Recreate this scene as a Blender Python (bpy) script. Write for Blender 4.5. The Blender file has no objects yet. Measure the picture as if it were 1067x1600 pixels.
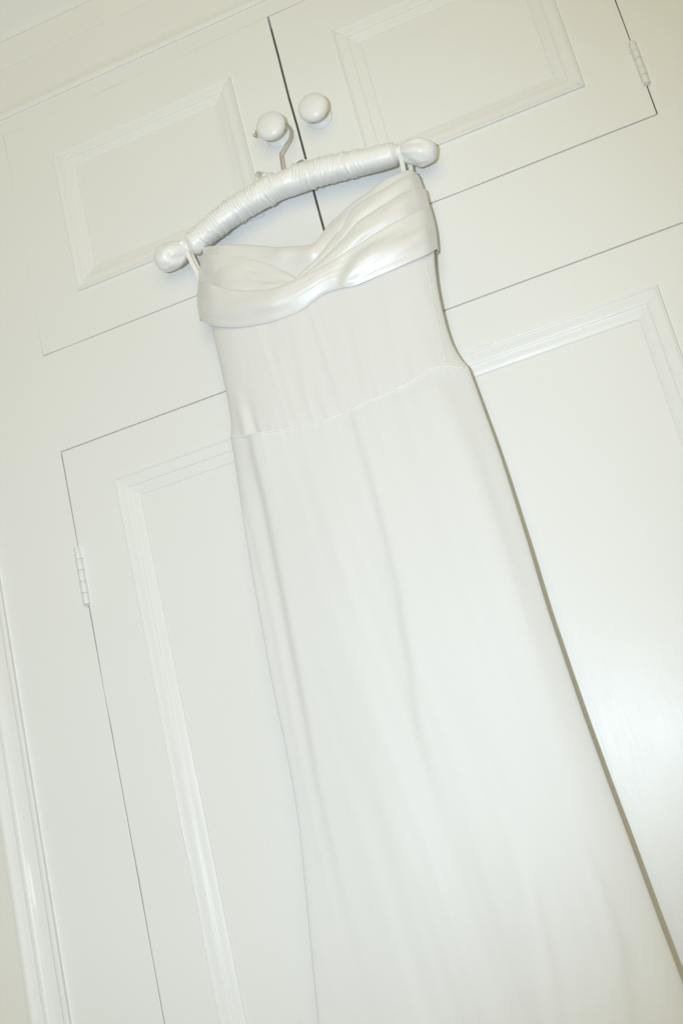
import bpy, bmesh, math
import numpy as np
from mathutils import Matrix, Vector, noise

# ------------------------------------------------------------------ camera, world, light, exposure
scene = bpy.context.scene
COL = scene.collection
CAM = Vector((0.32, -1.50, 1.40))
cam_data = bpy.data.cameras.new("camera")
cam = bpy.data.objects.new("camera", cam_data)
COL.objects.link(cam)
cam_data.sensor_fit = 'VERTICAL'
cam_data.sensor_height = 36.0
cam_data.lens = 41.885
cam_data.clip_start = 0.05
cam_data.clip_end = 100.0
right = Vector((0.91984753, 0.31566347, -0.23288857))
down = Vector((-0.30607544, 0.20621671, -0.92940437))
fwd = Vector((-0.24535350, 0.92619179, 0.28630477))
mw = Matrix((right, -down, -fwd)).transposed().to_4x4()
mw.translation = CAM
cam.matrix_world = mw
scene.camera = cam

world = bpy.data.worlds.new("World")
scene.world = world
world.use_nodes = True
bg = world.node_tree.nodes["Background"]
bg.inputs["Color"].default_value = (0.27, 0.245, 0.165, 1)     # dim warm light reflected by the room
bg.inputs["Strength"].default_value = 1.0

flash = bpy.data.lights.new("camera_flash", 'SPOT')
flash.energy = 89.0
flash.color = (0.665, 0.79, 0.965)
flash.spot_size = math.radians(76)
flash.spot_blend = 0.8
flash.shadow_soft_size = 0.022
flash_obj = bpy.data.objects.new("camera_flash", flash)
FLASH = Vector((0.13, -1.75, 1.53))
aim = (Vector((-0.36, 0.0, 1.95)) - FLASH).to_track_quat('-Z', 'Y')
flash_obj.matrix_world = Matrix.Translation(FLASH) @ aim.to_matrix().to_4x4()
COL.objects.link(flash_obj)

fill_light = bpy.data.lights.new("warm_fill", 'AREA')       # added broad warm fill behind the camera, softens shade around the dress
fill_light.shape = 'DISK'
fill_light.size = 3.2
fill_light.energy = 35.0
fill_light.color = (1.0, 0.865, 0.52)
fill_obj = bpy.data.objects.new("warm_fill", fill_light)
FILL_POS = Vector((0.55, -3.1, 2.9))
fill_obj.matrix_world = Matrix.Translation(FILL_POS) @ (Vector((-0.2, 0.0, 2.1)) - FILL_POS).to_track_quat('-Z', 'Y').to_matrix().to_4x4()
COL.objects.link(fill_obj)

scene.view_settings.view_transform = 'Standard'
scene.view_settings.look = 'None'
scene.view_settings.exposure = 0.0
scene.view_settings.gamma = 1.0
scene.render.film_transparent = False

# ------------------------------------------------------------------ materials
def new_mat(name):
    m = bpy.data.materials.new(name)
    m.use_nodes = True
    nt = m.node_tree
    return m, nt, nt.nodes["Principled BSDF"]

def mapped_noise(nt, scale, vec_scale, detail=4.0, rough=0.55):
    tc = nt.nodes.new("ShaderNodeTexCoord")
    mp = nt.nodes.new("ShaderNodeMapping")
    mp.inputs["Scale"].default_value = vec_scale
    n = nt.nodes.new("ShaderNodeTexNoise")
    n.inputs["Scale"].default_value = scale
    n.inputs["Detail"].default_value = detail
    n.inputs["Roughness"].default_value = rough
    nt.links.new(tc.outputs["Object"], mp.inputs["Vector"])
    nt.links.new(mp.outputs["Vector"], n.inputs["Vector"])
    return n

def paint_mat(name, base, rough, brush=(1, 1, 0.05), bump=0.11, dirt=0.02):
    m, nt, p = new_mat(name)
    b = mapped_noise(nt, 260, brush, 3)
    lump = mapped_noise(nt, 22, (1, 1, .45), 3)
    big = mapped_noise(nt, 5, (1, 1, 1), 4)
    mixc = nt.nodes.new("ShaderNodeMixRGB")
    mixc.inputs[1].default_value = (*[c * (1 - dirt) for c in base], 1)
    mixc.inputs[2].default_value = (*[min(1, c * (1 + dirt * .6)) for c in base], 1)
    nt.links.new(big.outputs["Fac"], mixc.inputs[0])
    nt.links.new(mixc.outputs[0], p.inputs["Base Color"])
    add = nt.nodes.new("ShaderNodeMath"); add.operation = 'MULTIPLY_ADD'
    add.inputs[1].default_value = 3.2
    nt.links.new(lump.outputs["Fac"], add.inputs[0])
    nt.links.new(b.outputs["Fac"], add.inputs[2])
    bp = nt.nodes.new("ShaderNodeBump")
    bp.inputs["Strength"].default_value = bump
    bp.inputs["Distance"].default_value = 0.0012
    nt.links.new(add.outputs[0], bp.inputs["Height"])
    nt.links.new(bp.outputs["Normal"], p.inputs["Normal"])
    mr = nt.nodes.new("ShaderNodeMapRange")
    mr.inputs["To Min"].default_value = rough - .05
    mr.inputs["To Max"].default_value = rough + .07
    nt.links.new(big.outputs["Fac"], mr.inputs["Value"])
    nt.links.new(mr.outputs["Result"], p.inputs["Roughness"])
    p.inputs["Specular IOR Level"].default_value = 0.23
    return m

def satin_mat(name, base, rough, weave_scale=(1, 1, 1), bump=0.06, sheen=0.15, spec=0.6, aniso=0.0):
    m, nt, p = new_mat(name)
    w = mapped_noise(nt, 900, weave_scale, 2)
    c = mapped_noise(nt, 14, (1, 1, .35), 4)
    mixc = nt.nodes.new("ShaderNodeMixRGB")
    mixc.inputs[1].default_value = (*[v * .985 for v in base], 1)
    mixc.inputs[2].default_value = (*base, 1)
    nt.links.new(c.outputs["Fac"], mixc.inputs[0])
    nt.links.new(mixc.outputs[0], p.inputs["Base Color"])
    add = nt.nodes.new("ShaderNodeMath"); add.operation = 'MULTIPLY_ADD'
    add.inputs[1].default_value = 1.2
    nt.links.new(c.outputs["Fac"], add.inputs[0])
    nt.links.new(w.outputs["Fac"], add.inputs[2])
    bp = nt.nodes.new("ShaderNodeBump")
    bp.inputs["Strength"].default_value = bump
    bp.inputs["Distance"].default_value = 0.001
    nt.links.new(add.outputs[0], bp.inputs["Height"])
    nt.links.new(bp.outputs["Normal"], p.inputs["Normal"])
    p.inputs["Roughness"].default_value = rough
    p.inputs["Specular IOR Level"].default_value = spec
    p.inputs["Sheen Weight"].default_value = sheen
    p.inputs["Sheen Roughness"].default_value = 0.35
    return m

def plain_mat(name, base, rough, metal=0.0, spec=0.5):
    m, nt, p = new_mat(name)
    n = mapped_noise(nt, 40, (1, 1, 1), 3)
    mixc = nt.nodes.new("ShaderNodeMixRGB")
    mixc.inputs[1].default_value = (*[v * .94 for v in base], 1)
    mixc.inputs[2].default_value = (*base, 1)
    nt.links.new(n.outputs["Fac"], mixc.inputs[0])
    nt.links.new(mixc.outputs[0], p.inputs["Base Color"])
    p.inputs["Roughness"].default_value = rough
    p.inputs["Metallic"].default_value = metal
    p.inputs["Specular IOR Level"].default_value = spec
    return m

PAINT = paint_mat("white_gloss_paint", (0.805, 0.81, 0.785), 0.31)
PAINT_H = paint_mat("white_gloss_paint_rails", (0.805, 0.81, 0.785), 0.31, brush=(.05, 1, 1))
WALL = paint_mat("matt_wall_paint", (0.77, 0.76, 0.71), 0.75, brush=(1, 1, 1), bump=.05)
CARCASS = plain_mat("dark_cupboard_inside", (0.10, 0.085, 0.06), 0.8)
CERAMIC = plain_mat("white_ceramic", (0.85, 0.855, 0.835), 0.36)
METAL = plain_mat("brushed_metal_wire", (0.62, 0.60, 0.53), 0.38, 0.7)
SATIN = satin_mat("ivory_satin", (0.785, 0.787, 0.768), 0.52, (1, 1, .2), spec=.35, bump=.05)
BODICE = satin_mat("lined_ivory_satin", (0.778, 0.77, 0.748), 0.50, (1, 1, .2), spec=.4, bump=.05)
DRAPE = satin_mat("ivory_satin_drape", (0.768, 0.76, 0.732), 0.41, (1, 1, 1), bump=.02, spec=1.0)
PAD_SATIN = satin_mat("white_hanger_satin", (0.88, 0.885, 0.87), 0.42, (1, 1, 1), bump=.05, spec=.9)
RIBBON = satin_mat("satin_ribbon", (0.78, 0.77, 0.72), 0.35, (1, 1, 1), bump=.02)

# ------------------------------------------------------------------ helpers
def mesh_obj(name, verts, faces, mat, parent=None, smooth=True, angle=None):
    me = bpy.data.meshes.new(name)
    me.from_pydata([tuple(map(float, v)) for v in verts], [], faces)
    me.validate(); me.update()
    if smooth:
        me.shade_smooth()
        if angle: me.set_sharp_from_angle(angle=math.radians(angle))
    me.materials.append(mat)
    o = bpy.data.objects.new(name, me)
    COL.objects.link(o)
    if parent: attach(o, parent)
    return o

def fix_normals(o):
    bm = bmesh.new(); bm.from_mesh(o.data)
    bmesh.ops.recalc_face_normals(bm, faces=bm.faces)
    bm.to_mesh(o.data); bm.free()

def attach(o, parent):
    o.parent = parent
    if parent.type == 'EMPTY':
        o.matrix_parent_inverse = Matrix.Translation(-parent.location)

def thing(name, label, cat, loc):
    e = bpy.data.objects.new(name, None)
    e.empty_display_size = 0.1
    e.location = loc
    e["label"] = label; e["category"] = cat
    COL.objects.link(e)
    return e

def spline(pts, n):
    """Catmull-Rom through pts, resampled to n points evenly by arc length."""
    P = np.array(pts, float)
    P = np.vstack([2 * P[0] - P[1], P, 2 * P[-1] - P[-2]])
    out = []
    for i in range(1, len(P) - 2):
        p0, p1, p2, p3 = P[i - 1], P[i], P[i + 1], P[i + 2]
        for t in np.linspace(0, 1, 24, endpoint=False):
            out.append(.5 * ((2 * p1) + (-p0 + p2) * t + (2 * p0 - 5 * p1 + 4 * p2 - p3) * t * t + (-p0 + 3 * p1 - 3 * p2 + p3) * t ** 3))
    out.append(P[-2]); out = np.array(out)
    d = np.concatenate([[0], np.cumsum(np.linalg.norm(np.diff(out, axis=0), axis=1))])
    s = np.linspace(0, d[-1], n)
    return np.stack([np.interp(s, d, out[:, k]) for k in range(out.shape[1])], 1)

def grid_faces(nr, nc, closed=False, flip=False):
    f = []
    for i in range(nr - 1):
        for j in range(nc if closed else nc - 1):
            k = (j + 1) % nc
            q = (i * nc + j, i * nc + k, (i + 1) * nc + k, (i + 1) * nc + j)
            f.append(q[::-1] if flip else q)
    return f

def tube(name, pts, rad, mat, parent, n=80, sides=14, caps=True, rfun=None):
    """Round tube along pts; rfun(s, theta) returns the radius."""
    C = spline(pts, n)
    T = np.gradient(C, axis=0); T /= np.linalg.norm(T, axis=1)[:, None]
    V = []
    for i in range(n):
        t = T[i]; a = np.array([0, -1.0, 0]); a -= t * (a @ t)
        a /= np.linalg.norm(a); b = np.cross(t, a)
        for j in range(sides):
            th = 2 * math.pi * j / sides
            r = rfun(i / (n - 1), th) if rfun else rad
            V.append(C[i] + r * (math.cos(th) * a + math.sin(th) * b))
    F = grid_faces(n, sides, closed=True)
    if caps:
        F.append(tuple(range(sides))[::-1]); F.append(tuple((n - 1) * sides + j for j in range(sides)))
    o = mesh_obj(name, V, F, mat, parent)
    fix_normals(o)
    return o

def smoothstep(a, b, x):
    t = np.clip((x - a) / (b - a), 0, 1)
    return t * t * (3 - 2 * t)

def pnoise(x, y=0.0, z=0.0):
    return noise.noise(Vector((x, y, z)))

# ------------------------------------------------------------------ measured curves (metres, x y z)
SKIRT_L=[(-0.1998,-0.0249,2.0103),(-0.2018,-0.0242,1.9858),(-0.203,-0.0253,1.9568),(-0.2059,-0.0283,1.9045),(-0.2086,-0.0309,1.8588),(-0.2106,-0.0354,1.7807),(-0.2137,-0.0408,1.6593),(-0.2137,-0.0418,1.608),(-0.2145,-0.0428,1.558),(-0.2147,-0.0436,1.5186),(-0.2174,-0.0444,1.4811),(-0.2277,-0.046,1.4005),(-0.2378,-0.0476,1.3221),(-0.2481,-0.0491,1.2439)]
SKIRT_R=[(0.1462,-0.0243,1.9909),(0.1471,-0.0249,1.9649),(0.1499,-0.0267,1.9325),(0.1527,-0.0289,1.894),(0.1551,-0.0324,1.8328),(0.1563,-0.0362,1.7665),(0.157,-0.0395,1.7092),(0.1569,-0.041,1.6514),(0.1608,-0.0429,1.5546),(0.1652,-0.0447,1.4639),(0.1715,-0.0463,1.3835),(0.1765,-0.0479,1.3028),(0.1828,-0.0496,1.218),(0.1882,-0.0506,1.161)]
BODICE_L=[(-0.1888,-0.0304,2.2219),(-0.1887,-0.0299,2.1959),(-0.1895,-0.0294,2.1705),(-0.1901,-0.0286,2.138),(-0.1906,-0.0276,2.102),(-0.1912,-0.0267,2.0703),(-0.1932,-0.0258,2.0413),(-0.1958,-0.0253,2.0246),(-0.1998,-0.0249,2.0103)]
BODICE_R=[(0.1519,-0.0297,2.1862),(0.1461,-0.0293,2.1636),(0.1412,-0.0287,2.1409),(0.1371,-0.0279,2.1131),(0.1347,-0.0271,2.0848),(0.1335,-0.0262,2.0545),(0.1349,-0.0254,2.0272),(0.1398,-0.0248,2.0064),(0.1462,-0.0243,1.9909)]
WAIST=[(-0.1998,-0.0249,2.0103),(-0.1745,-0.0363,1.9991),(-0.1578,-0.0399,1.997),(-0.139,-0.042,1.9907),(-0.1106,-0.0435,1.9859),(-0.0735,-0.044,1.9812),(-0.0457,-0.0441,1.9788),(-0.0197,-0.0441,1.978),(-0.0078,-0.0441,1.9813),(0.0065,-0.0441,1.9827),(0.0298,-0.0441,1.9837),(0.0675,-0.0434,1.9889),(0.0874,-0.0423,1.9933),(0.102,-0.0409,1.9987),(0.1147,-0.0387,1.9976),(0.1275,-0.0354,1.9949),(0.134,-0.033,1.9914),(0.1463,-0.0257,1.9903)]
SIDE_SEAM=[(0.1294,-0.0401,2.1138),(0.1263,-0.0399,2.0857),(0.1234,-0.0385,2.0362),(0.122,-0.037,1.9964)]
NECK=[(-0.1737,-0.0321,2.3046),(-0.1451,-0.0536,2.2856),(-0.1069,-0.0562,2.2695),(-0.0798,-0.0565,2.2559),(-0.0577,-0.0563,2.2447),(-0.0351,-0.0562,2.2364),(-0.0189,-0.056,2.2308),(-0.0074,-0.056,2.2301),(0.0042,-0.0562,2.2375),(0.0174,-0.0564,2.2473),(0.036,-0.0565,2.2558),(0.062,-0.0561,2.2676),(0.0852,-0.0549,2.2737),(0.1099,-0.0521,2.2841),(0.1334,-0.0465,2.2893),(0.1472,-0.0406,2.2906),(0.1523,-0.0318,2.2902)]
FOLD_N1=[(-0.1802,-0.0319,2.2944),(-0.1573,-0.0535,2.2769),(-0.1282,-0.057,2.2632),(-0.0975,-0.0582,2.2417),(-0.0766,-0.0581,2.2248),(-0.0607,-0.0578,2.2092),(-0.0492,-0.0576,2.1964),(-0.0396,-0.0573,2.1845),(-0.0265,-0.0569,2.1713)]
FOLD_N2=[(-0.1881,-0.0315,2.2742),(-0.1461,-0.0558,2.2544),(-0.1101,-0.0584,2.2302),(-0.0848,-0.0586,2.2104),(-0.0635,-0.0585,2.1967),(-0.0471,-0.0582,2.1841),(-0.0308,-0.0579,2.1716)]
FOLD_A=[(0.1538,-0.0317,2.2853),(0.1458,-0.0431,2.2826),(0.1342,-0.0482,2.2797),(0.1072,-0.0548,2.2704),(0.0906,-0.057,2.2661),(0.0708,-0.0585,2.2615),(0.0557,-0.059,2.2544),(0.0409,-0.059,2.2411),(0.0218,-0.0589,2.2267),(0.0018,-0.0586,2.2127),(-0.0153,-0.0583,2.2026),(-0.0331,-0.0581,2.1937),(-0.0516,-0.0579,2.1861),(-0.0728,-0.0576,2.1795)]
FOLD_B=[(0.1575,-0.0312,2.261),(0.1489,-0.0425,2.2598),(0.142,-0.0466,2.2575),(0.1259,-0.0529,2.254),(0.1016,-0.058,2.2454),(0.078,-0.0605,2.2389),(0.0586,-0.0615,2.2324),(0.0349,-0.0617,2.2178),(0.0127,-0.0616,2.2058),(-0.0092,-0.0613,2.1956),(-0.0304,-0.0612,2.1882),(-0.0512,-0.061,2.1825),(-0.0767,-0.0608,2.1787)]
FOLD_W=[(-0.1935,-0.0311,2.2553),(-0.1715,-0.0551,2.2337),(-0.148,-0.0603,2.2147),(-0.1251,-0.0628,2.2003),(-0.0927,-0.0643,2.1877),(-0.0739,-0.0645,2.1841),(-0.0496,-0.0646,2.1833),(-0.03,-0.0647,2.1844),(-0.0052,-0.0647,2.1874),(0.023,-0.0648,2.1929),(0.0511,-0.0645,2.1995),(0.0846,-0.0626,2.2076),(0.1133,-0.0582,2.2148),(0.1408,-0.0489,2.223),(0.1528,-0.0405,2.2272),(0.1567,-0.0306,2.2307)]
HEM=[(-0.2045,-0.03,2.199),(-0.1933,-0.0391,2.1836),(-0.1799,-0.0452,2.1719),(-0.163,-0.0497,2.1614),(-0.1407,-0.0531,2.1514),(-0.1165,-0.0549,2.1453),(-0.0928,-0.0556,2.1408),(-0.0684,-0.0558,2.1402),(-0.0487,-0.056,2.1414),(-0.0279,-0.0563,2.147),(-0.0153,-0.0565,2.1509),(-0.0026,-0.0565,2.1518),(0.0113,-0.0565,2.1503),(0.022,-0.0563,2.148),(0.0385,-0.0561,2.1464),(0.0669,-0.0553,2.1482),(0.0949,-0.0532,2.1507),(0.1224,-0.0485,2.1545),(0.1404,-0.0427,2.1587),(0.1497,-0.0294,2.1681)]
DRAPE_L=[(-0.1725,-0.0321,2.3051),(-0.1821,-0.0318,2.2909),(-0.1903,-0.0313,2.2646),(-0.1969,-0.0308,2.2408),(-0.2055,-0.0303,2.2128),(-0.205,-0.0299,2.1971),(-0.1973,-0.0297,2.1858)]
DRAPE_R=[(0.1519,-0.0318,2.2924),(0.156,-0.0315,2.2761),(0.1573,-0.0312,2.2601),(0.1564,-0.0308,2.24),(0.1565,-0.0305,2.2267),(0.1552,-0.0301,2.205),(0.1539,-0.0297,2.1834),(0.1534,-0.0294,2.1716),(0.1476,-0.0293,2.164)]
CREASE_W=[(0.0108,-0.0636,2.1464),(0.0251,-0.0639,2.1574),(0.0477,-0.0639,2.1721),(0.0676,-0.0632,2.1772),(0.0907,-0.0612,2.1786),(0.1219,-0.0552,2.1804),(0.1525,-0.04,2.189)]
STEP1=[(-0.2011,-0.0247,2.0049),(-0.2021,-0.0253,1.9565),(-0.2003,-0.0314,1.9019),(-0.1976,-0.037,1.8578),(-0.1963,-0.0423,1.7969),(-0.1953,-0.0478,1.7246),(-0.1971,-0.0502,1.6557),(-0.199,-0.051,1.6012),(-0.2001,-0.0521,1.5435)]
STEP2=[(-0.1674,-0.0377,1.9894),(-0.169,-0.0386,1.9561),(-0.1684,-0.0414,1.9125),(-0.1699,-0.0452,1.8472),(-0.1707,-0.05,1.7655),(-0.1738,-0.0542,1.6701),(-0.1762,-0.0553,1.6032),(-0.1805,-0.0563,1.5303)]
STEP3=[(-0.017,-0.0443,1.9741),(-0.0158,-0.0465,1.929),(-0.0135,-0.0508,1.8448),(-0.0144,-0.0537,1.7868),(-0.0151,-0.0571,1.7171),(-0.0245,-0.0595,1.6273),(-0.0346,-0.0612,1.5407)]
STEP4=[(0.1079,-0.0393,1.9754),(0.1167,-0.0405,1.9253),(0.1248,-0.0427,1.8583),(0.1305,-0.0457,1.7851),(0.136,-0.0485,1.7142),(0.1391,-0.0504,1.6382)]
STEP5=[(0.0499,-0.0633,1.4187),(0.0561,-0.0645,1.358),(0.053,-0.0658,1.2939),(0.0483,-0.067,1.2388),(0.0421,-0.0679,1.192)]
STEP6=[(0.12,-0.0603,1.3942),(0.13,-0.0609,1.3265),(0.1315,-0.0624,1.2627),(0.1179,-0.0656,1.1771)]
ARM_L=[(-0.1975,-0.03,2.3155),(-0.1853,-0.03,2.318),(-0.1611,-0.03,2.3274),(-0.1339,-0.03,2.3365),(-0.1007,-0.03,2.3452),(-0.0708,-0.03,2.3496),(-0.0413,-0.03,2.353)]
ARM_R=[(-0.0152,-0.03,2.3514),(0.0124,-0.03,2.3489),(0.0413,-0.03,2.3447),(0.0697,-0.03,2.3396),(0.1025,-0.03,2.3335),(0.1277,-0.03,2.3297),(0.1388,-0.03,2.3279)]
BAND=[(-0.0529,-0.03,2.3516),(-0.0376,-0.03,2.3514),(-0.0224,-0.03,2.3513),(-0.0054,-0.03,2.3503)]
BALL_L=[(-0.2501,-0.03,2.309),(-0.2259,-0.03,2.3121),(-0.2018,-0.03,2.3151)]
BALL_R=[(0.1397,-0.03,2.3275),(0.1633,-0.03,2.3189),(0.1868,-0.03,2.3073)]
HOOK=[(-0.0308,-0.029,2.3599),(-0.0305,-0.028,2.38),(-0.029,-0.025,2.4019),(-0.0277,-0.0245,2.4061),(-0.0177,-0.022,2.4174),(-0.0096,-0.019,2.4278),(-0.0064,-0.017,2.4399),(-0.0089,-0.016,2.4506),(-0.016,-0.0155,2.4609),(-0.0274,-0.0155,2.4697),(-0.0413,-0.016,2.4724),(-0.0526,-0.0175,2.4664),(-0.061,-0.019,2.4547)]
BOW_L=[(-0.0473,-0.026,2.3688),(-0.0561,-0.026,2.3837),(-0.066,-0.026,2.3902),(-0.0707,-0.026,2.3835),(-0.0629,-0.026,2.3724),(-0.0511,-0.026,2.3617)]
BOW_R=[(-0.019,-0.026,2.3672),(-0.0083,-0.026,2.3778),(0.0025,-0.026,2.3806),(0.007,-0.026,2.3742),(-0.0004,-0.026,2.3688),(-0.0158,-0.026,2.3636)]
STRAP_L=[(-0.2026,-0.028,2.3208),(-0.2005,-0.028,2.3112),(-0.1962,-0.028,2.2877),(-0.1924,-0.028,2.2669),(-0.191,-0.028,2.245)]
STRAP_R=[(0.1402,-0.028,2.3209),(0.1389,-0.028,2.3088),(0.1376,-0.028,2.2967),(0.1343,-0.028,2.2771)]
KNOB=[(-0.0306,-0.034,2.4508),(0.0373,-0.034,2.4517)]

# ------------------------------------------------------------------ wall and wardrobe
def plate(name, xs, zs, holes, y0, y1, mat, parent, bevel=0.0007, wob=0.0):
    """Flat board between x/z break lines with rectangular holes (cell indices), front face at y0."""
    bm = bmesh.new()
    vf = {}; vb = {}
    for i, x in enumerate(xs):
        for k, z in enumerate(zs):
            vf[i, k] = bm.verts.new((x, y0, z)); vb[i, k] = bm.verts.new((x, y1, z))
    solid = lambda i, k: 0 <= i < len(xs) - 1 and 0 <= k < len(zs) - 1 and (i, k) not in holes
    rim = []
    for i in range(len(xs) - 1):
        for k in range(len(zs) - 1):
            if not solid(i, k): continue
            bm.faces.new((vf[i, k], vf[i + 1, k], vf[i + 1, k + 1], vf[i, k + 1]))
            bm.faces.new((vb[i, k + 1], vb[i + 1, k + 1], vb[i + 1, k], vb[i, k]))
            for a, b, ni, nk in (((i, k), (i + 1, k), i, k - 1), ((i + 1, k), (i + 1, k + 1), i + 1, k),
                                 ((i + 1, k + 1), (i, k + 1), i, k + 1), ((i, k + 1), (i, k), i - 1, k)):
                if not solid(ni, nk):
                    bm.faces.new((vf[b], vf[a], vb[a], vb[b]))
    bmesh.ops.delete(bm, geom=[v for v in bm.verts if not v.link_faces], context='VERTS')
    bmesh.ops.recalc_face_normals(bm, faces=bm.faces)
    if wob:                                   # hand-planed, thickly painted edges: the gaps are not perfectly even
        for ax, lo, hi in ((0, xs[0], xs[-1]), (2, zs[0], zs[-1])):
            c = lo + .045
            while c < hi - .02:
                co = [0, 0, 0]; no = [0, 0, 0]; co[ax] = c; no[ax] = 1
                bmesh.ops.bisect_plane(bm, geom=bm.verts[:] + bm.edges[:] + bm.faces[:], plane_co=co, plane_no=no, dist=1e-5)
                c += .052
        for v in bm.verts:
            x, y, z = v.co
            if abs(x - xs[0]) < 1e-5 or abs(x - xs[-1]) < 1e-5: v.co.x += wob * pnoise(z * 14, x * 5, 1.5)
            if abs(z - zs[0]) < 1e-5 or abs(z - zs[-1]) < 1e-5: v.co.z += wob * pnoise(x * 14, z * 5, 6.5)
    bm.edges.ensure_lookup_table()
    for e in bm.edges:
        if len(e.link_faces) == 2 and e.calc_face_angle(0) > 1 and all(abs(v.co.y - y0) < 1e-6 for v in e.verts):
            rim.append(e)
    if bevel: bmesh.ops.bevel(bm, geom=rim, offset=bevel, segments=2, profile=.5, affect='EDGES')
    me = bpy.data.meshes.new(name); bm.to_mesh(me); bm.free()
    me.materials.append(mat)                  # flat faces: the boards are planed true
    o = bpy.data.objects.new(name, me); COL.objects.link(o)
    if parent: attach(o, parent)
    return o

def extrude_profile(name, prof, axis, a0, a1, mat, parent, cut0=0, cut1=0, n=40, place=None, wobble=0.0):
    """Sweep a profile [(d, y)] along an axis. place(d, y, a) -> xyz; ends are mitred by cut0/cut1 * d."""
    V = []
    for i in range(n):
        t = i / (n - 1)
        for d, y in prof:
            a = (a0 + cut0 * d) * (1 - t) + (a1 + cut1 * d) * t
            w = wobble * pnoise(a * 9, d * 60, len(name))
            V.append(place(d, y + w, a))
    F = grid_faces(n, len(prof))
    o = mesh_obj(name, V, F, mat, parent, True, 32)
    return o

wardrobe = thing("built_in_wardrobe", "white painted built-in wardrobe with panelled doors behind the dress", "wardrobe", (0.0, 0.25, 0.0))
XL, XR = -0.4762, 0.4808            # door opening edges
ZU0, ZU1 = 2.2522, 2.6560           # upper door pair
ZL0, ZL1 = 0.22, 2.0925             # lower door pair
FX0, FX1 = -0.625, 0.63
G = 0.0016                           # half width of the gaps
GC = 0.0016

frame = plate("face_frame", [FX0, XL, XR, FX1], [0.0, ZL0, ZL1, ZU0, ZU1, 2.88], {(1, 1), (1, 3)}, 0.0, 0.012, PAINT_H, wardrobe, 0.0007)
# door stops behind the rails
for (za, zb) in ((ZL1 - .012, ZL1 + .02), (ZU0 - .02, ZU0 + .010), (ZU1 - .012, ZU1 + .02)):
    plate("door_stop", [XL - .02, XR + .02], [za, zb], set(), 0.0130, 0.030, PAINT_H, wardrobe, 0)
# strips added in the horizontal gaps to make their dark lines lighter
plate("gap_strip", [XL - .0005, XR + .0005], [ZL1 - .0036, ZL1 + .0006], set(), 0.0045, 0.0100, PAINT_H, wardrobe, 0)
plate("gap_strip", [XL - .0005, XR + .0005], [ZU0 - .0006, ZU0 + .0030], set(), 0.0036, 0.0100, PAINT_H, wardrobe, 0)
# cupboard body
cv = [(FX0, .012, 0), (FX1, .012, 0), (FX1, .012, 2.88), (FX0, .012, 2.88), (FX0, .52, 0), (FX1, .52, 0), (FX1, .52, 2.88), (FX0, .52, 2.88)]
mesh_obj("carcass", cv, [(4, 5, 6, 7), (0, 1, 5, 4), (1, 2, 6, 5), (2, 3, 7, 6), (3, 0, 4, 7)], CARCASS, wardrobe, False)

MOULD = [(0.0, .008), (0.0, -.0034), (.0006, -.0050), (.0018, -.0056), (.0030, -.0051), (.0037, -.0040), (.0044, -.0036),
         (.0110, -.0034), (.0165, -.0028), (.0190, -.0018), (.0195, -.0006), (.0208, 0.0), (.0255, .0006), (.0300, .0018),
         (.0332, .0030), (.0340, .0021), (.0352, .0021), (.0360, .0032), (.0360, .008)]

MOULD = [(d, y * .82 if y < .006 else y) for d, y in MOULD]

def knob(x, z, door, label=None):
    pr = [(0.0, .004), (.0190, .004), (.0190, -.0020), (.0180, -.0040), (.0140, -.0052), (.0118, -.0070), (.0108, -.0110), (.0108, -.0170),
          (.0130, -.0205), (.0180, -.0232), (.0212, -.0262), (.0226, -.0298), (.0222, -.0330), (.0202, -.0360), (.0165, -.0384), (.0115, -.0401), (.0058, -.0410), (.0, -.0412)]
    P = spline([(a, b, 0) for a, b in pr], 60)
    N = 40; V = []
    for r, y, _ in P:
        for j in range(N):
            t = 2 * math.pi * j / N
            V.append((x + max(r, 1e-5) * math.cos(t), y, z + max(r, 1e-5) * math.sin(t)))
    o = mesh_obj("knob", V, grid_faces(len(P), N, closed=True), CERAMIC, door)
    fix_normals(o)
    return o

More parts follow.
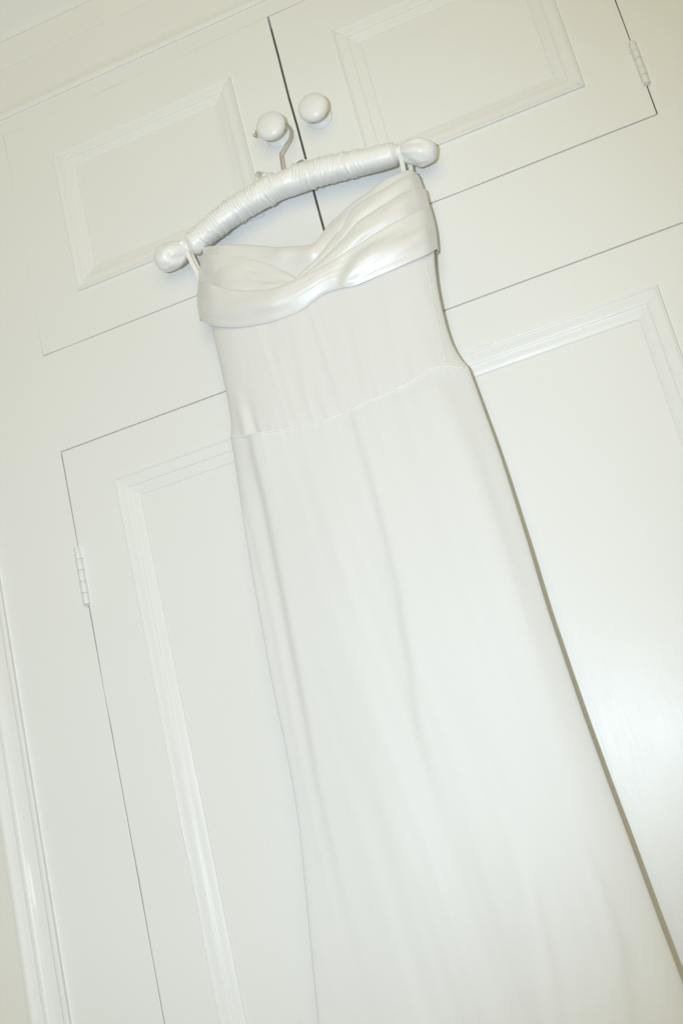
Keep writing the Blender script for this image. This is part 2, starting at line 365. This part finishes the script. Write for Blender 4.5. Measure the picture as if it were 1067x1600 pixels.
def hinge(x, z0, z1, door):
    """Painted butt hinge: five knuckles standing proud of the gap, with thin leaves."""
    V = []; F = []
    n = 5; L = (z1 - z0) / n; S = 14
    for k in range(n):
        a = z0 + k * L + .0002; b = z0 + (k + 1) * L - .0002
        r = 0.0052 if k % 2 else 0.0049
        rings = [(a, r * .93), (a + .0005, r), (b - .0005, r), (b, r * .93)]
        base = len(V)
        for zz, rr in rings:
            for j in range(S):
                t = 2 * math.pi * j / S
                V.append((x + rr * math.cos(t), -.0028 + rr * math.sin(t), zz))
        for i in range(3):
            for j in range(S):
                q = (j + 1) % S
                F.append((base + i * S + j, base + i * S + q, base + (i + 1) * S + q, base + (i + 1) * S + j))
        F.append(tuple(base + j for j in range(S))[::-1]); F.append(tuple(base + 3 * S + j for j in range(S)))
    sgn = 1 if x < 0 else -1                 # leaves run on to the door edge beside every other knuckle
    for k in range(0, n, 2):
        a = z0 + k * L + .0003; b = z0 + (k + 1) * L - .0003
        base = len(V)
        for yy in (-.0045, .002):
            for xx in (0, sgn * .0095):
                for zz in (a, b): V.append((x + xx, yy if xx == 0 or yy > 0 else -.0009, zz))
        F.extend([(base + i for i in q) for q in ((0, 1, 3, 2), (4, 6, 7, 5), (0, 2, 6, 4), (1, 5, 7, 3), (0, 4, 5, 1), (2, 3, 7, 6))])
    F = [tuple(f) for f in F]
    for zz in (z0 - .002, z1 + .0005):       # finial buttons on the pin
        base = len(V)
        for h, rr in ((0, .003), (.0015, .003)):
            for j in range(S):
                t = 2 * math.pi * j / S
                V.append((x + rr * math.cos(t), -.0028 + rr * math.sin(t), zz + h))
        for j in range(S):
            q = (j + 1) % S
            F.append((base + j, base + q, base + S + q, base + S + j))
        F.append(tuple(base + j for j in range(S))[::-1]); F.append(tuple(base + S + j for j in range(S)))
    o = mesh_obj("hinge", V, F, PAINT, door, True, 40)
    fix_normals(o)
    return o

def door(x0, x1, z0, z1, px0, px1, pz0, pz1):
    d = plate("door", [x0, px0, px1, x1], [z0, pz0, pz1, z1], {(1, 1)}, -0.0006, 0.0112, PAINT, wardrobe, 0.0007, wob=0.0011)
    w = 0.036
    plate("panel", [px0 - .004, px1 + .004], [pz0 - .004, pz1 + .004], set(), 0.0027, 0.0105, PAINT, d, 0)
    pl = dict(
        left=(lambda q, y, a: (px0 + q, y, a), pz0, pz1, PAINT, False),
        right=(lambda q, y, a: (px1 - q, y, a), pz0, pz1, PAINT, True),
        bottom=(lambda q, y, a: (a, y, pz0 + q), px0, px1, PAINT_H, True),
        top=(lambda q, y, a: (a, y, pz1 - q), px0, px1, PAINT_H, False))
    for k, (fn, a0, a1, mat, flip) in pl.items():
        o = extrude_profile("moulding", MOULD, None, a0, a1, mat, d, 1, -1, n=60, place=fn, wobble=0.0005)
        bm = bmesh.new(); bm.from_mesh(o.data)
        for f in bm.faces: pass
        bmesh.ops.recalc_face_normals(bm, faces=bm.faces)
        if sum(f.normal.y * f.calc_area() for f in bm.faces) > 0: bmesh.ops.reverse_faces(bm, faces=bm.faces)
        bm.to_mesh(o.data); bm.free()
    return d

CX = 0.0
ul = door(XL + .0002, CX - GC, ZU0 + .0008, ZU1 - .0007, -0.3960, -0.0805, 2.3335, 2.5815)
ur = door(CX + GC, XR - G, ZU0 + G, ZU1 - G, 0.0900, 0.4045, 2.3335, 2.5815)
ll = door(XL + G, CX - GC, ZL0 + G, ZL1 - G * 1.4, -0.3975, -0.0805, 0.42, 2.0205)
lr = door(CX + GC, XR - G, ZL0 + G, ZL1 - G * 1.4, 0.0850, 0.4070, 0.42, 2.0205)
ul["label"] = "upper left cupboard door whose knob carries the hanger"
ur["label"] = "upper right cupboard door with a bare knob"
ll["label"] = "tall lower left door with a painted hinge on its left edge"
lr["label"] = "tall lower right door to the right of the dress"
knob(KNOB[0][0], KNOB[0][2], ul)
knob(KNOB[1][0], KNOB[1][2], ur)
hinge(XL, 1.8514, 1.9375, ll)
hinge(XL, 0.45, 0.536, ll)
hinge(XR, 1.8514, 1.9375, lr)
hinge(XR, 0.45, 0.536, lr)
hinge(XR, 2.2999, 2.3677, ur)
hinge(XR, 2.545, 2.613, ur)

# cornice across the top: astragal strip, frieze, crown
corn = [(0, .002), (0, -.0022), (.002, -.0032), (.008, -.0038), (.011, -.0032), (.0125, -.0024), (.020, -.0026), (.023, -.0022), (.0235, -.0010),
        (.090, -.0010), (.0905, -.0022), (.094, -.0026), (.098, -.0030), (.140, -.0035), (.1405, -.0055), (.146, -.0075), (.152, -.009), (.156, -.012),
        (.175, -.030), (.200, -.050), (.222, -.080), (.224, -.090), (.236, -.092), (.236, .01)]
o = extrude_profile("cornice", corn, None, FX0 - .10, FX1 + .10, PAINT_H, wardrobe, n=60, place=lambda d, y, a: (a, y, 2.684 + d), wobble=.0006)
fix_normals(o)
# side casings
cas = [(d, y * .62 if y < 0 else y) for d, y in [(0, .004), (0, -.010), (.002, -.0125), (.006, -.0125), (.008, -.010), (.0085, -.0085), (.020, -.0085), (.0245, -.0105), (.0270, -.0150), (.0310, -.0170),
       (.0345, -.0160), (.0360, -.0130), (.0366, -.0120), (.047, -.0140), (.050, -.0170), (.0535, -.0176), (.0565, -.0160), (.0580, -.0125), (.060, .004), (.062, .03)]]
for side in (-1, 1):
    ex = -0.6095 if side < 0 else 0.615
    o = extrude_profile("casing", cas, None, 0.0, 2.684, PAINT, wardrobe, n=90, place=lambda d, y, a: (ex + side * d, y, a), wobble=.0007)
    fix_normals(o)

def wall_strip(name, x0, x1):
    V = []; n = 8
    for k in range(2):
        for i in range(n):
            V.append((x0 + (x1 - x0) * i / (n - 1), 0.012, k * 2.92))
    o = mesh_obj(name, V, grid_faces(2, n), WALL, None)
    o["kind"] = "structure"; o["label"] = "plain off-white wall to the %s of the wardrobe" % ("left" if x0 < 0 else "right")
    return o
wall_strip("wall_left", -1.9, -0.6685)
wall_strip("wall_right", 0.674, 1.9)

# ------------------------------------------------------------------ padded hanger
hanger = thing("padded_hanger", "white ruched satin padded hanger hooked over the left knob", "hanger", (-0.03, -0.03, 2.33))

def arm(name, pts, r0, r1, ridges, seed, left):
    n, sides = 420, 56
    def rf(s, th):
        top = math.sin(th)            # towards +z or -z depending on frame
        base = r0 + (r1 - r0) * s
        endn = smoothstep(0, .07, s) if left else 1 - smoothstep(.93, 1, s)
        base *= .50 + .50 * endn ** .6
        cx, sx = math.cos(th), math.sin(th)
        jit = .70 * pnoise(s * 5, cx * .6 + seed, sx * .6) + .12 * pnoise(s * 12, cx * 1.2, sx * 1.2 + seed)
        up = smoothstep(-.1, .9, UPSIGN * top)
        dn = smoothstep(.30, .95, -UPSIGN * top)
        q = s * ridges + 1.6 * jit + .9 * sx * pnoise(s * 4, seed + 8, 0)
        n1 = pnoise(q * .95, cx * .55 + seed, sx * .55)
        n2 = pnoise(q * 2.1, cx * .9 + seed + 4, sx * .9)
        n3 = pnoise(q * 3.4, cx * .4, sx * .4 + seed)
        body = .35 + .65 * smoothstep(-.15, .25, pnoise(s * 6, seed + 2, cx * .6))
        if left: body *= .30 + .70 * smoothstep(.10, .40, s)
        else: body *= 1 - .75 * smoothstep(.45, .75, s) * (1 - up)
        gath = math.copysign(abs(n1) ** .8, n1) * .0026 + n2 * .0026
        pinch = n3 * .0030 * max(up, .7 * dn)
        base *= 1 + .04 * pnoise(s * 5.5, seed, cx * .5)
        ph = s * ridges * 1.25 + .8 * jit + .35 * sx * pnoise(s * 3, seed + 5, 0)
        own = .5 + .5 * math.sin(math.floor(ph + .5) * 12.9898 + seed * 4.1)      # each gather has its own height and length
        lo = -.62 if left else -.55 + 1.0 * smoothstep(.35, .70, s)
        reach = smoothstep(lo + .9 * own - .45, lo + .9 * own + .15, UPSIGN * top)
        reg = (1 - abs(math.sin(math.pi * ph))) ** 1.8 * (.3 + .9 * own) * reach
        tuck = max(0.0, n2 - .12) * .0036 * dn * (1 - (smoothstep(.6, .9, s) if not left else 0))
        rid = .40 * gath * body * (.4 + .6 * reach) + .0034 * reg * (.45 + .55 * body) + .8 * pinch * reach + tuck; amp = 1.0; fine = 0.0
        flat = 1 - .05 * abs(math.cos(th)) ** 3
        return base * flat + amp * rid + fine * up
    return tube(name, pts, r0, PAD_SATIN, hanger, n, sides, True, rf)

UPSIGN = 1.0
# orientation of theta: b = t x (0,-1,0); for t = +x, b = (0,0,-1) so the top is sin(theta) < 0
UPSIGN = -1.0
arm("padded_arm", ARM_L, .0178, .0205, 29, 1.7, True)
arm("padded_arm", ARM_R, .0200, .0170, 31, 5.2, False)
def bandr(s, th):
    return .0188 + .0007 * math.sin(th * 2 + s * 5) + .0006 * pnoise(s * 4, math.cos(th), math.sin(th)) + .0006 * math.exp(-((s - .5) / .35) ** 2)
tube("centre_band", BAND, .019, PAD_SATIN, hanger, 60, 48, True, bandr)
def ball(pts, r, neck_at_end):
    def rf(s, th):
        u = s if neck_at_end else 1 - s       # u = 1 at the tied neck
        base = r * max(0.0004, 1 - abs((u - .47) / .53) ** 2.3) ** .5 if u < .47 else r * (max(0, 1 - ((u - .47) / .60) ** 2)) ** .5
        base = max(base, .0002)
        puck = .13 * (abs(math.sin(6.5 * th + 2 * math.sin(3 * th))) - .6) * smoothstep(.30, .95, u) + .16 * pnoise(math.cos(th) * 2.4, math.sin(th) * 2.4, s * 2.5 + r * 900) * smoothstep(.0, .3, u) + .03 * pnoise(math.cos(th) * 2, math.sin(th) * 2, s * 5 + r * 100)
        return base * (1 + puck)
    return tube("end_knob", pts, r, PAD_SATIN, hanger, 70, 48, True, rf)
ball(BALL_L, .0205, True)
ball(BALL_R, .0188, False)
def tie(p0, p1, r):
    def rf(s, th): return r * (.85 + .3 * math.sin(math.pi * s) ** .5) + .0004 * math.sin(7 * th + 9 * s)
    tube("neck_tie", [p0, ((p0[0] + p1[0]) / 2, p0[1], (p0[2] + p1[2]) / 2), p1], r, PAD_SATIN, hanger, 20, 30, True, rf)
tie((-.2050, -.03, 2.3148), (-.1935, -.03, 2.3165), .0098)
tie((.1345, -.03, 2.3285), (.1450, -.03, 2.3262), .0098)
hook = tube("hook", HOOK, .0017, METAL, hanger, 140, 14)
tip = tube("hook_tip", [(HOOK[-1][0] + .0012, HOOK[-1][1], HOOK[-1][2] + .0022), HOOK[-1], (HOOK[-1][0] - .0012, HOOK[-1][1], HOOK[-1][2] - .0022)], .0024, METAL, hook, 16, 14, True,
           lambda s, t: .0028 * max(.05, math.sin(math.pi * (s * .96 + .02))) ** .5)

def ribbon(name, pts, width, mat, parent, n=60, wdir=(0, 1, 0), thick=.0005, twist=0.0):
    C = spline(pts, n); T = np.gradient(C, axis=0); T /= np.linalg.norm(T, axis=1)[:, None]
    V = []
    for i in range(n):
        w = np.array(wdir, float); w -= T[i] * (w @ T[i]); w /= np.linalg.norm(w)
        nn = np.cross(T[i], w)
        a = twist * i / (n - 1)
        w2 = math.cos(a) * w + math.sin(a) * nn; n2 = -math.sin(a) * w + math.cos(a) * nn
        for q, h in ((-.5, -1), (-.5, 1), (0, 1.3), (.5, 1), (.5, -1), (0, -1.3)):
            V.append(C[i] + w2 * width * q + n2 * thick * h)
    F = grid_faces(n, 6, closed=True); F.append(tuple(range(6))); F.append(tuple((n - 1) * 6 + j for j in range(6)))
    o = mesh_obj(name, V, F, mat, parent, True, 50); fix_normals(o)
    return o
ribbon("bow_loop", BOW_L, .010, PAD_SATIN, hanger, wdir=(.3, 1, .3))
ribbon("bow_loop", BOW_R, .010, PAD_SATIN, hanger, wdir=(.3, 1, .3))

# ------------------------------------------------------------------ wedding dress
dress = thing("wedding_dress", "strapless ivory satin wedding dress with draped neckline on a hanger", "dress", (-0.03, -0.04, 0.62))
ZT = [.5, 1.2, 1.7, 1.98, 2.15, 2.35]; HS = [.060, .050, .040, .024, .029, .033]; BU = [.018, .018, .018, .020, .025, .026]
def prof(s): return np.clip(1 - np.abs(s) ** 4, 0, 1) ** .65

def side_curve(pts, smooth=0):
    P = spline(pts, 300)
    if smooth:                              # even out the traced wobble along the long skirt edges
        k = np.hanning(2 * smooth + 3)[1:-1]; k /= k.sum()
        Q = np.pad(P, ((smooth, smooth), (0, 0)), mode='reflect', reflect_type='odd')
        P = np.stack([np.convolve(Q[:, c], k, 'valid') for c in range(3)], 1)
    o = np.argsort(P[:, 2])
    return P[o, 2], P[o, 0]
SLz, SLx = side_curve([(SKIRT_L[0])] + SKIRT_L[1:] + [(-.288, -.05, .95), (-.345, -.054, .60)], 22)
SRz, SRx = side_curve([(SKIRT_R[0])] + SKIRT_R[1:] + [(.222, -.05, .92), (.275, -.054, .60)], 22)
BLz, BLx = side_curve(BODICE_L); BRz, BRx = side_curve(BODICE_R)
W = np.array(WAIST)
wu = (W[:, 0] - W[0, 0]) / (W[-1, 0] - W[0, 0])
wdz = W[:, 2] - (W[0, 2] + (W[-1, 2] - W[0, 2]) * wu)
def waist_dz(u):
    g = np.linspace(0, 1, 200); f = np.interp(g, wu, wdz)
    k = np.exp(-np.linspace(-2, 2, 9) ** 2); k /= k.sum()
    fs = np.convolve(np.pad(f, 4, mode='edge'), k, 'valid'); fs[0] = fs[-1] = 0
    return np.interp(u, g, fs)
ZWL, ZWR = W[0, 2], W[-1, 2]

def line_x(pts, z):
    P = np.array(pts); o = np.argsort(P[:, 2])
    return np.interp(z, P[o, 2], P[o, 0])
def window(z, pts, fade_top, fade_bot):
    z1 = pts[0][2]; z0 = pts[-1][2]
    return smoothstep(z0 - fade_bot, z0 + fade_bot, z) * (1 - smoothstep(z1 - fade_top * .2, z1 + fade_top, z))
#            line   amp     width  decay  side  fade_bottom
FOLDS = [(STEP2, .0070, .0056, .110, 1, .30), (STEP1, .0024, .0042, .020, 1, .30), (STEP3, .0046, .0065, .070, 1, .16),
         (STEP4, .0080, .0150, .080, -1, .20), (STEP5, .0100, .0140, .060, -1, .25), (STEP6, .0100, .0140, .050, -1, .25)]
def folds(x, z):
    y = np.zeros_like(x)
    for pts, amp, w, dec, sd, fb in FOLDS:
        d = (x - line_x(pts, z)) * sd
        g = .5 * (1 + np.tanh(d / w)) * np.exp(-np.maximum(d, 0) / dec)
        lower = pts in (STEP5, STEP6)
        win = (1 - smoothstep(pts[0][2] - .12, pts[0][2] + .06, z)) if lower else window(z, pts, .05, fb)
        y += amp * g * win
    low = 1 - smoothstep(.7, 1.45, z)
    y += low * .006 * np.sin(x * 34 + 1.2) + low * .003 * np.sin(x * 61 + z * 3)
    return y

def tube_rows(rows_front, rows_back):
    V = []; nf = rows_front.shape[1]; nb = rows_back.shape[1]
    for a, b in zip(rows_front, rows_back):
        V.extend(a); V.extend(b[::-1])
    return V, nf + nb

def make_panel(name, NV, NU, rowfun, mat):
    fr = []; bk = []
    for i in range(NV):
        a, b = rowfun(i / (NV - 1), NU)
        fr.append(a); bk.append(b)
    V, nc = tube_rows(np.array(fr), np.array(bk))
    o = mesh_obj(name, V, grid_faces(NV, nc, closed=True), mat, dress)
    fix_normals(o)
    return o

def urow(NU):
    t = np.linspace(0, 1, NU)
    return .5 - .5 * np.cos(math.pi * t) * (.35 + .65 * 1) if False else t * .45 + .55 * (.5 - .5 * np.cos(math.pi * t))

def skirt_front(t, u):
    zL = ZWL + (.62 - ZWL) * t; zR = ZWR + (.62 - ZWR) * t
    xL = np.interp(zL, SLz, SLx); xR = np.interp(zR, SRz, SRx)
    xL = xL + .0004 * pnoise(zL * 16, 5.1, 0); xR = xR + .0004 * pnoise(zR * 16, 9.1, 0)
    x = xL + (xR - xL) * u
    z = zL + (zR - zL) * u + waist_dz(u) * math.exp(-t * 14)
    hs = np.interp(z, ZT, HS); bu = np.interp(z, ZT, BU)
    edge = prof(2 * u - 1)
    flat_left = 1 - .62 * smoothstep(0, .10, t) * (1 - smoothstep(.02, .38, u))     # the left side hangs flatter
    y = -(hs + bu * edge * flat_left) - folds(x, z) * np.minimum(1, edge * 1.6)
    nz = np.array([1.6 * pnoise(a * 20 + c * 2, c * 2.2, 3.3) + .6 * pnoise(a * 55 + c * 5, c * 4.5, 8.1) for a, c in zip(x, z)])
    y -= .0011 * nz * edge
    near = np.exp(-t * 22)
    y -= .0009 * near * edge * np.array([pnoise(a * 75, 4.4, t * 6) + .5 * pnoise(a * 160, 1.1, t * 6) for a in x])
    return np.stack([x, y, z], 1)
def skirt_row(t, NU):
    f = skirt_front(t, urow(NU))
    ub = np.linspace(0, 1, 42)[1:-1]
    b = skirt_front(t, ub)
    hs = np.interp(b[:, 2], ZT, HS)
    b[:, 1] = -(hs - (hs - .012) * prof(2 * ub - 1))
    return f, b
make_panel("skirt", 260, 220, skirt_row, SATIN)

ZB1L, ZB1R = 2.195, 2.172
BONES = [-.125, -.075, -.03, .02, .07, .105]
def bodice_front(t, u):
    """t = 0 under the draped band, t = 1 at the waist seam."""
    zL = ZB1L + (ZWL - ZB1L) * t; zR = ZB1R + (ZWR - ZB1R) * t
    xL = np.interp(zL, BLz, BLx); xR = np.interp(zR, BRz, BRx)
    x = xL + (xR - xL) * u
    z = zL + (zR - zL) * u + waist_dz(u) * t ** 2
    hs = np.interp(z, ZT, HS); bu = np.interp(z, ZT, BU)
    edge = prof(2 * u - 1)
    y = -(hs + bu * edge)
    nz = np.array([pnoise(a * 30, c * 7, 1.3) + .6 * pnoise(a * 70, c * 12, 4.1) for a, c in zip(x, z)])
    y -= .0011 * nz * edge
    near = math.exp(-(1 - t) * 9)
    y -= .0010 * near * edge * np.array([pnoise(a * 80, 7.4, t * 4) + .5 * pnoise(a * 170, 2.1, t * 4) for a in x])
    for k, bx in enumerate(BONES):
        bxx = bx * (1 - .10 * t) + .006 * math.sin(k * 2.1 + t * 2)
        y -= .0006 * np.exp(-((x - bxx) / .0050) ** 2) * edge * (.5 + .5 * math.sin(k * 1.7 + t * 3) ** 2)
    # small tucks where the bodice pulls in at the left of the waist
    y -= .0030 * np.exp(-((x + .172) / .007) ** 2) * smoothstep(.55, 1, t)
    y += .0022 * np.exp(-((x + .158) / .006) ** 2) * smoothstep(.6, 1, t)
    y -= .0020 * np.exp(-((x - line_x(STEP4, 1.95) + .02) / .02) ** 2) * smoothstep(.5, 1, t)
    return np.stack([x, y, z], 1)
def bodice_row(t, NU):
    f = bodice_front(t, urow(NU))
    ub = np.linspace(0, 1, 42)[1:-1]
    b = bodice_front(t, ub)
    hs = np.interp(b[:, 2], ZT, HS)
    b[:, 1] = -(hs - (hs - .010) * prof(2 * ub - 1))
    return f, b
make_panel("bodice", 110, 220, bodice_row, BODICE)

# waist seam: a thin piped ridge, in brighter satin to offset its crevice shade
us = np.linspace(0.002, .998, 200)
sw = bodice_front(1.0, us)
sw[:, 1] = np.minimum(sw[:, 1], skirt_front(0.0, us)[:, 1]) - .0002
sw[:, 2] += np.array([.0006 * pnoise(a * 90, 2.2, 0) for a in sw[:, 0]])
tube("waist_seam", [tuple(p) for p in sw[::4]], .0013, PAD_SATIN, dress, 260, 10)
# side seam of the bodice on the right
def on_bodice(x, z):
    t = np.clip((ZB1R - z) / (ZB1R - ZWR), 0, 1)
    zR = ZB1R + (ZWR - ZB1R) * t; zL = ZB1L + (ZWL - ZB1L) * t
    xL = np.interp(zL, BLz, BLx); xR = np.interp(zR, BRz, BRx)
    return bodice_front(float(t), np.array([(x - xL) / (xR - xL)]))[0]
ss = [on_bodice(p[0], p[2]) for p in spline([(.1325, -.04, 2.150)] + SIDE_SEAM, 24)]
tube("side_seam", [(p[0], p[1] - .0001, p[2]) for p in ss], .0008, SATIN, dress, 80, 8)

# draped neckline: folds of satin laid one over the other, lowest in front
def strip(name, upper, lower, n=200, m=46, bulge=.003, ripple=0.0, seed=0.0, wrapL=True, wrapR=True, hem=False, extra=None, roll=.0035, endL=0.0, endR=0.0, pleat=0.25, rollfade=False, tv=1.0):
    A = spline(upper, n); B = spline(lower, n)
    rows = []
    ts = np.concatenate([[-3, -2, -1], np.linspace(0, 1, m) ** 1.15, ([2, 3, 4] if hem else [])])
    for t in ts:
        tt = min(max(t, 0), 1)
        P = A * (1 - tt) + B * tt
        u = np.linspace(0, 1, n)
        P[:, 0] += endL * math.sin(math.pi * tt) * np.exp(-u / .03) + endR * math.sin(math.pi * tt) * np.exp(-(1 - u) / .03)
        rl = roll * (.25 + .75 * smoothstep(.02, .22, u)) if rollfade else roll + 0 * u
        D = B - A; D /= np.maximum(np.linalg.norm(D, axis=1), 1e-6)[:, None]
        fade = np.minimum(1, np.minimum(u, 1 - u) / .04)
        P[:, 1] -= bulge * (math.sin(math.pi * tt / tv) ** .8 if tt < tv else (-.45 * smoothstep(tv, 1, tt) if tv < 1 else 0.0)) * fade
        if ripple:
            P[:, 1] -= ripple * fade * np.array([pnoise(a * 3.2 + seed, tt * 2.6, seed) + .4 * pnoise(a * 8 + seed, tt * 4, seed + 3) for a in u]) * math.sin(math.pi * tt) ** .5
        P[:, 1] -= .0009 * pleat * fade * np.array([pnoise(a * 2.2 + seed, tt * 7.5 + a * 1.5, seed + 9) + .5 * pnoise(a * 3 + seed, tt * 15, seed + 5) for a in u])
        if extra is not None: P[:, 1] -= extra(P[:, 0], P[:, 2]) * fade
        # rolled fold along the upper edge
        if t == -3: P[:, 1] += rl + .0020; P += D * .012
        elif t == -2: P[:, 1] += rl + .0012; P += D * .0045
        elif t == -1: P[:, 1] += rl; P += D * .0003
        elif t < .12: P[:, 1] += rl * (1 - min(1, t * np.linalg.norm(B - A, axis=1).mean() / .0022)) ** 2 * .7
        if hem:
            if t == 2: P[:, 1] += .0006; P += D * .0002
            elif t == 3: P[:, 1] += .0014; P -= D * .0008
            elif t == 4: P[:, 1] += .0060; P -= D * .010
            elif t > .9: P[:, 1] += .0006 * ((t - .9) / .1) ** 2
        # wrap the ends round the side of the dress
        cols = [P]
        if wrapL:
            e = P[0]; w = [e + np.array((dx, dy, 0)) for dx, dy in ((.010, .018), (.003, .013), (-.0010, .008), (-.0014, .004))]
            cols.insert(0, np.array(w))
        if wrapR:
            e = P[-1]; w = [e + np.array((dx, dy, 0)) for dx, dy in ((.0014, .004), (.0010, .008), (-.003, .013), (-.010, .018))]
            cols.append(np.array(w))
        rows.append(np.vstack(cols))
    R = np.array(rows)
    o = mesh_obj(name, R.reshape(-1, 3), grid_faces(R.shape[0], R.shape[1]), DRAPE, dress)
    fix_normals(o)
    if sum(p.normal.y * p.area for p in o.data.polygons) > 0: o.data.flip_normals()
    return o

def shift(pts, dx, dy, dz): return [(p[0] + dx, p[1] + dy, p[2] + dz) for p in pts]

# back sheet of the drape that closes the dress behind
neck_low = [(-.199, -.029, 2.232), (-.15, -.050, 2.205), (-.10, -.053, 2.190), (-.05, -.054, 2.180), (0, -.055, 2.180), (.05, -.053, 2.185), (.10, -.049, 2.195), (.135, -.042, 2.205), (.1555, -.029, 2.21)]
def cowl(x, z):
    # the front dips forward in soft folds under the centre of the neckline
    return .0040 * np.exp(-((x + .012) / .022) ** 2 - ((z - 2.215) / .016) ** 2) + .003 * np.exp(-((x + .055) / .02) ** 2 - ((z - 2.232) / .012) ** 2) \
        + .0030 * np.exp(-((x - .035) / .014) ** 2 - ((z - 2.236) / .014) ** 2) - .002 * np.exp(-((x - .004) / .010) ** 2 - ((z - 2.222) / .02) ** 2)
strip("neckline_fold", NECK, neck_low, bulge=.0025, ripple=.0012, seed=2.0, extra=cowl, tv=.5, roll=.0012)
strip("drape_fold", FOLD_N1, [(-.201, -.029, 2.226), (-.15, -.055, 2.205), (-.10, -.058, 2.182), (-.06, -.058, 2.172), (-.02, -.057, 2.166)], bulge=.0016, ripple=.0014, seed=7.0, wrapR=False, roll=.0014, tv=.5)
strip("drape_fold", FOLD_N2, [(-.203, -.029, 2.221), (-.15, -.057, 2.200), (-.10, -.060, 2.178), (-.06, -.060, 2.170), (-.028, -.059, 2.166)], bulge=.0014, ripple=.0014, seed=9.0, wrapR=False, roll=.0010, tv=.8)
strip("drape_fold", FOLD_A[::-1], [(-.070, -.0585, 2.172), (-.03, -.0590, 2.178), (.02, -.0590, 2.190), (.06, -.0585, 2.205), (.10, -.0540, 2.225), (.13, -.049, 2.236), (.1565, -.0295, 2.240)], bulge=.0032, ripple=.0014, seed=12.0, wrapL=False, roll=.0016, tv=.62)
strip("drape_fold", FOLD_B[::-1], [(-.070, -.0605, 2.170), (-.03, -.0610, 2.173), (.02, -.0610, 2.180), (.06, -.0600, 2.190), (.10, -.0560, 2.200), (.13, -.0500, 2.208), (.1555, -.029, 2.212)], bulge=.0036, ripple=.0016, seed=15.0, wrapL=False, roll=.0018, tv=.68)
CW = np.array(CREASE_W)
def crease(x, z):
    zc = np.interp(x, CW[:, 0], CW[:, 2]); d = z - zc
    win = smoothstep(.002, .03, x)
    return win * (.0026 * np.exp(-(d / .010) ** 2) - .0018 * np.exp(-((d - .020) / .010) ** 2)) \
        + .0030 * np.exp(-((x + .085) / .07) ** 2 - ((z - (2.167 + .2 * np.abs(x + .085))) / .012) ** 2)
strip("drape_band", FOLD_W, HEM, n=260, m=60, bulge=.0030, ripple=.0016, seed=21.0, hem=True, extra=crease, roll=.0024, endL=-.003, endR=.002, pleat=0.35, rollfade=True)

# hanging loops from the side seams up over the hanger necks
def loop(P, dx):
    ribbon("hanging_loop", P, .0062, RIBBON, dress, wdir=(1, .25, 0), thick=.0004)
    Q = [(x + dx, y + .009, z) for x, y, z in P]
    ribbon("hanging_loop", Q, .0062, RIBBON, dress, wdir=(1, -.25, 0), thick=.0004)
loop([(p[0], -.041 if i < 1 else p[1] - .012 * (1 - min(1, i / 3)), p[2]) for i, p in enumerate(STRAP_L)], .003)
loop([(p[0], -.041 if i < 1 else p[1] - .012 * (1 - min(1, i / 3)), p[2]) for i, p in enumerate(STRAP_R)], .009)

# back of the bodice, standing a little lower than the front neckline
V = []
nb, mb = 60, 14
for k in range(mb):
    t = k / (mb - 1)
    for i in range(nb):
        u = i / (nb - 1); q = 2 * u - 1
        x = -.0250 + .157 * q
        z = 2.150 + t * (.088 - .010 * (1 - q * q)) 
        y = -.030 + .020 * float(prof(q)) - .0012 * pnoise(x * 30, z * 20, 2)
        V.append((x, y, z))
    for i in range(nb):                       # inner face, a cloth thickness in front
        x, y, z = V[k * 2 * nb + (nb - 1 - i)]
        V.append((x, y - .0012, z))
o = mesh_obj("back_panel", V, grid_faces(mb, 2 * nb, closed=True), BODICE, dress)
fix_normals(o)
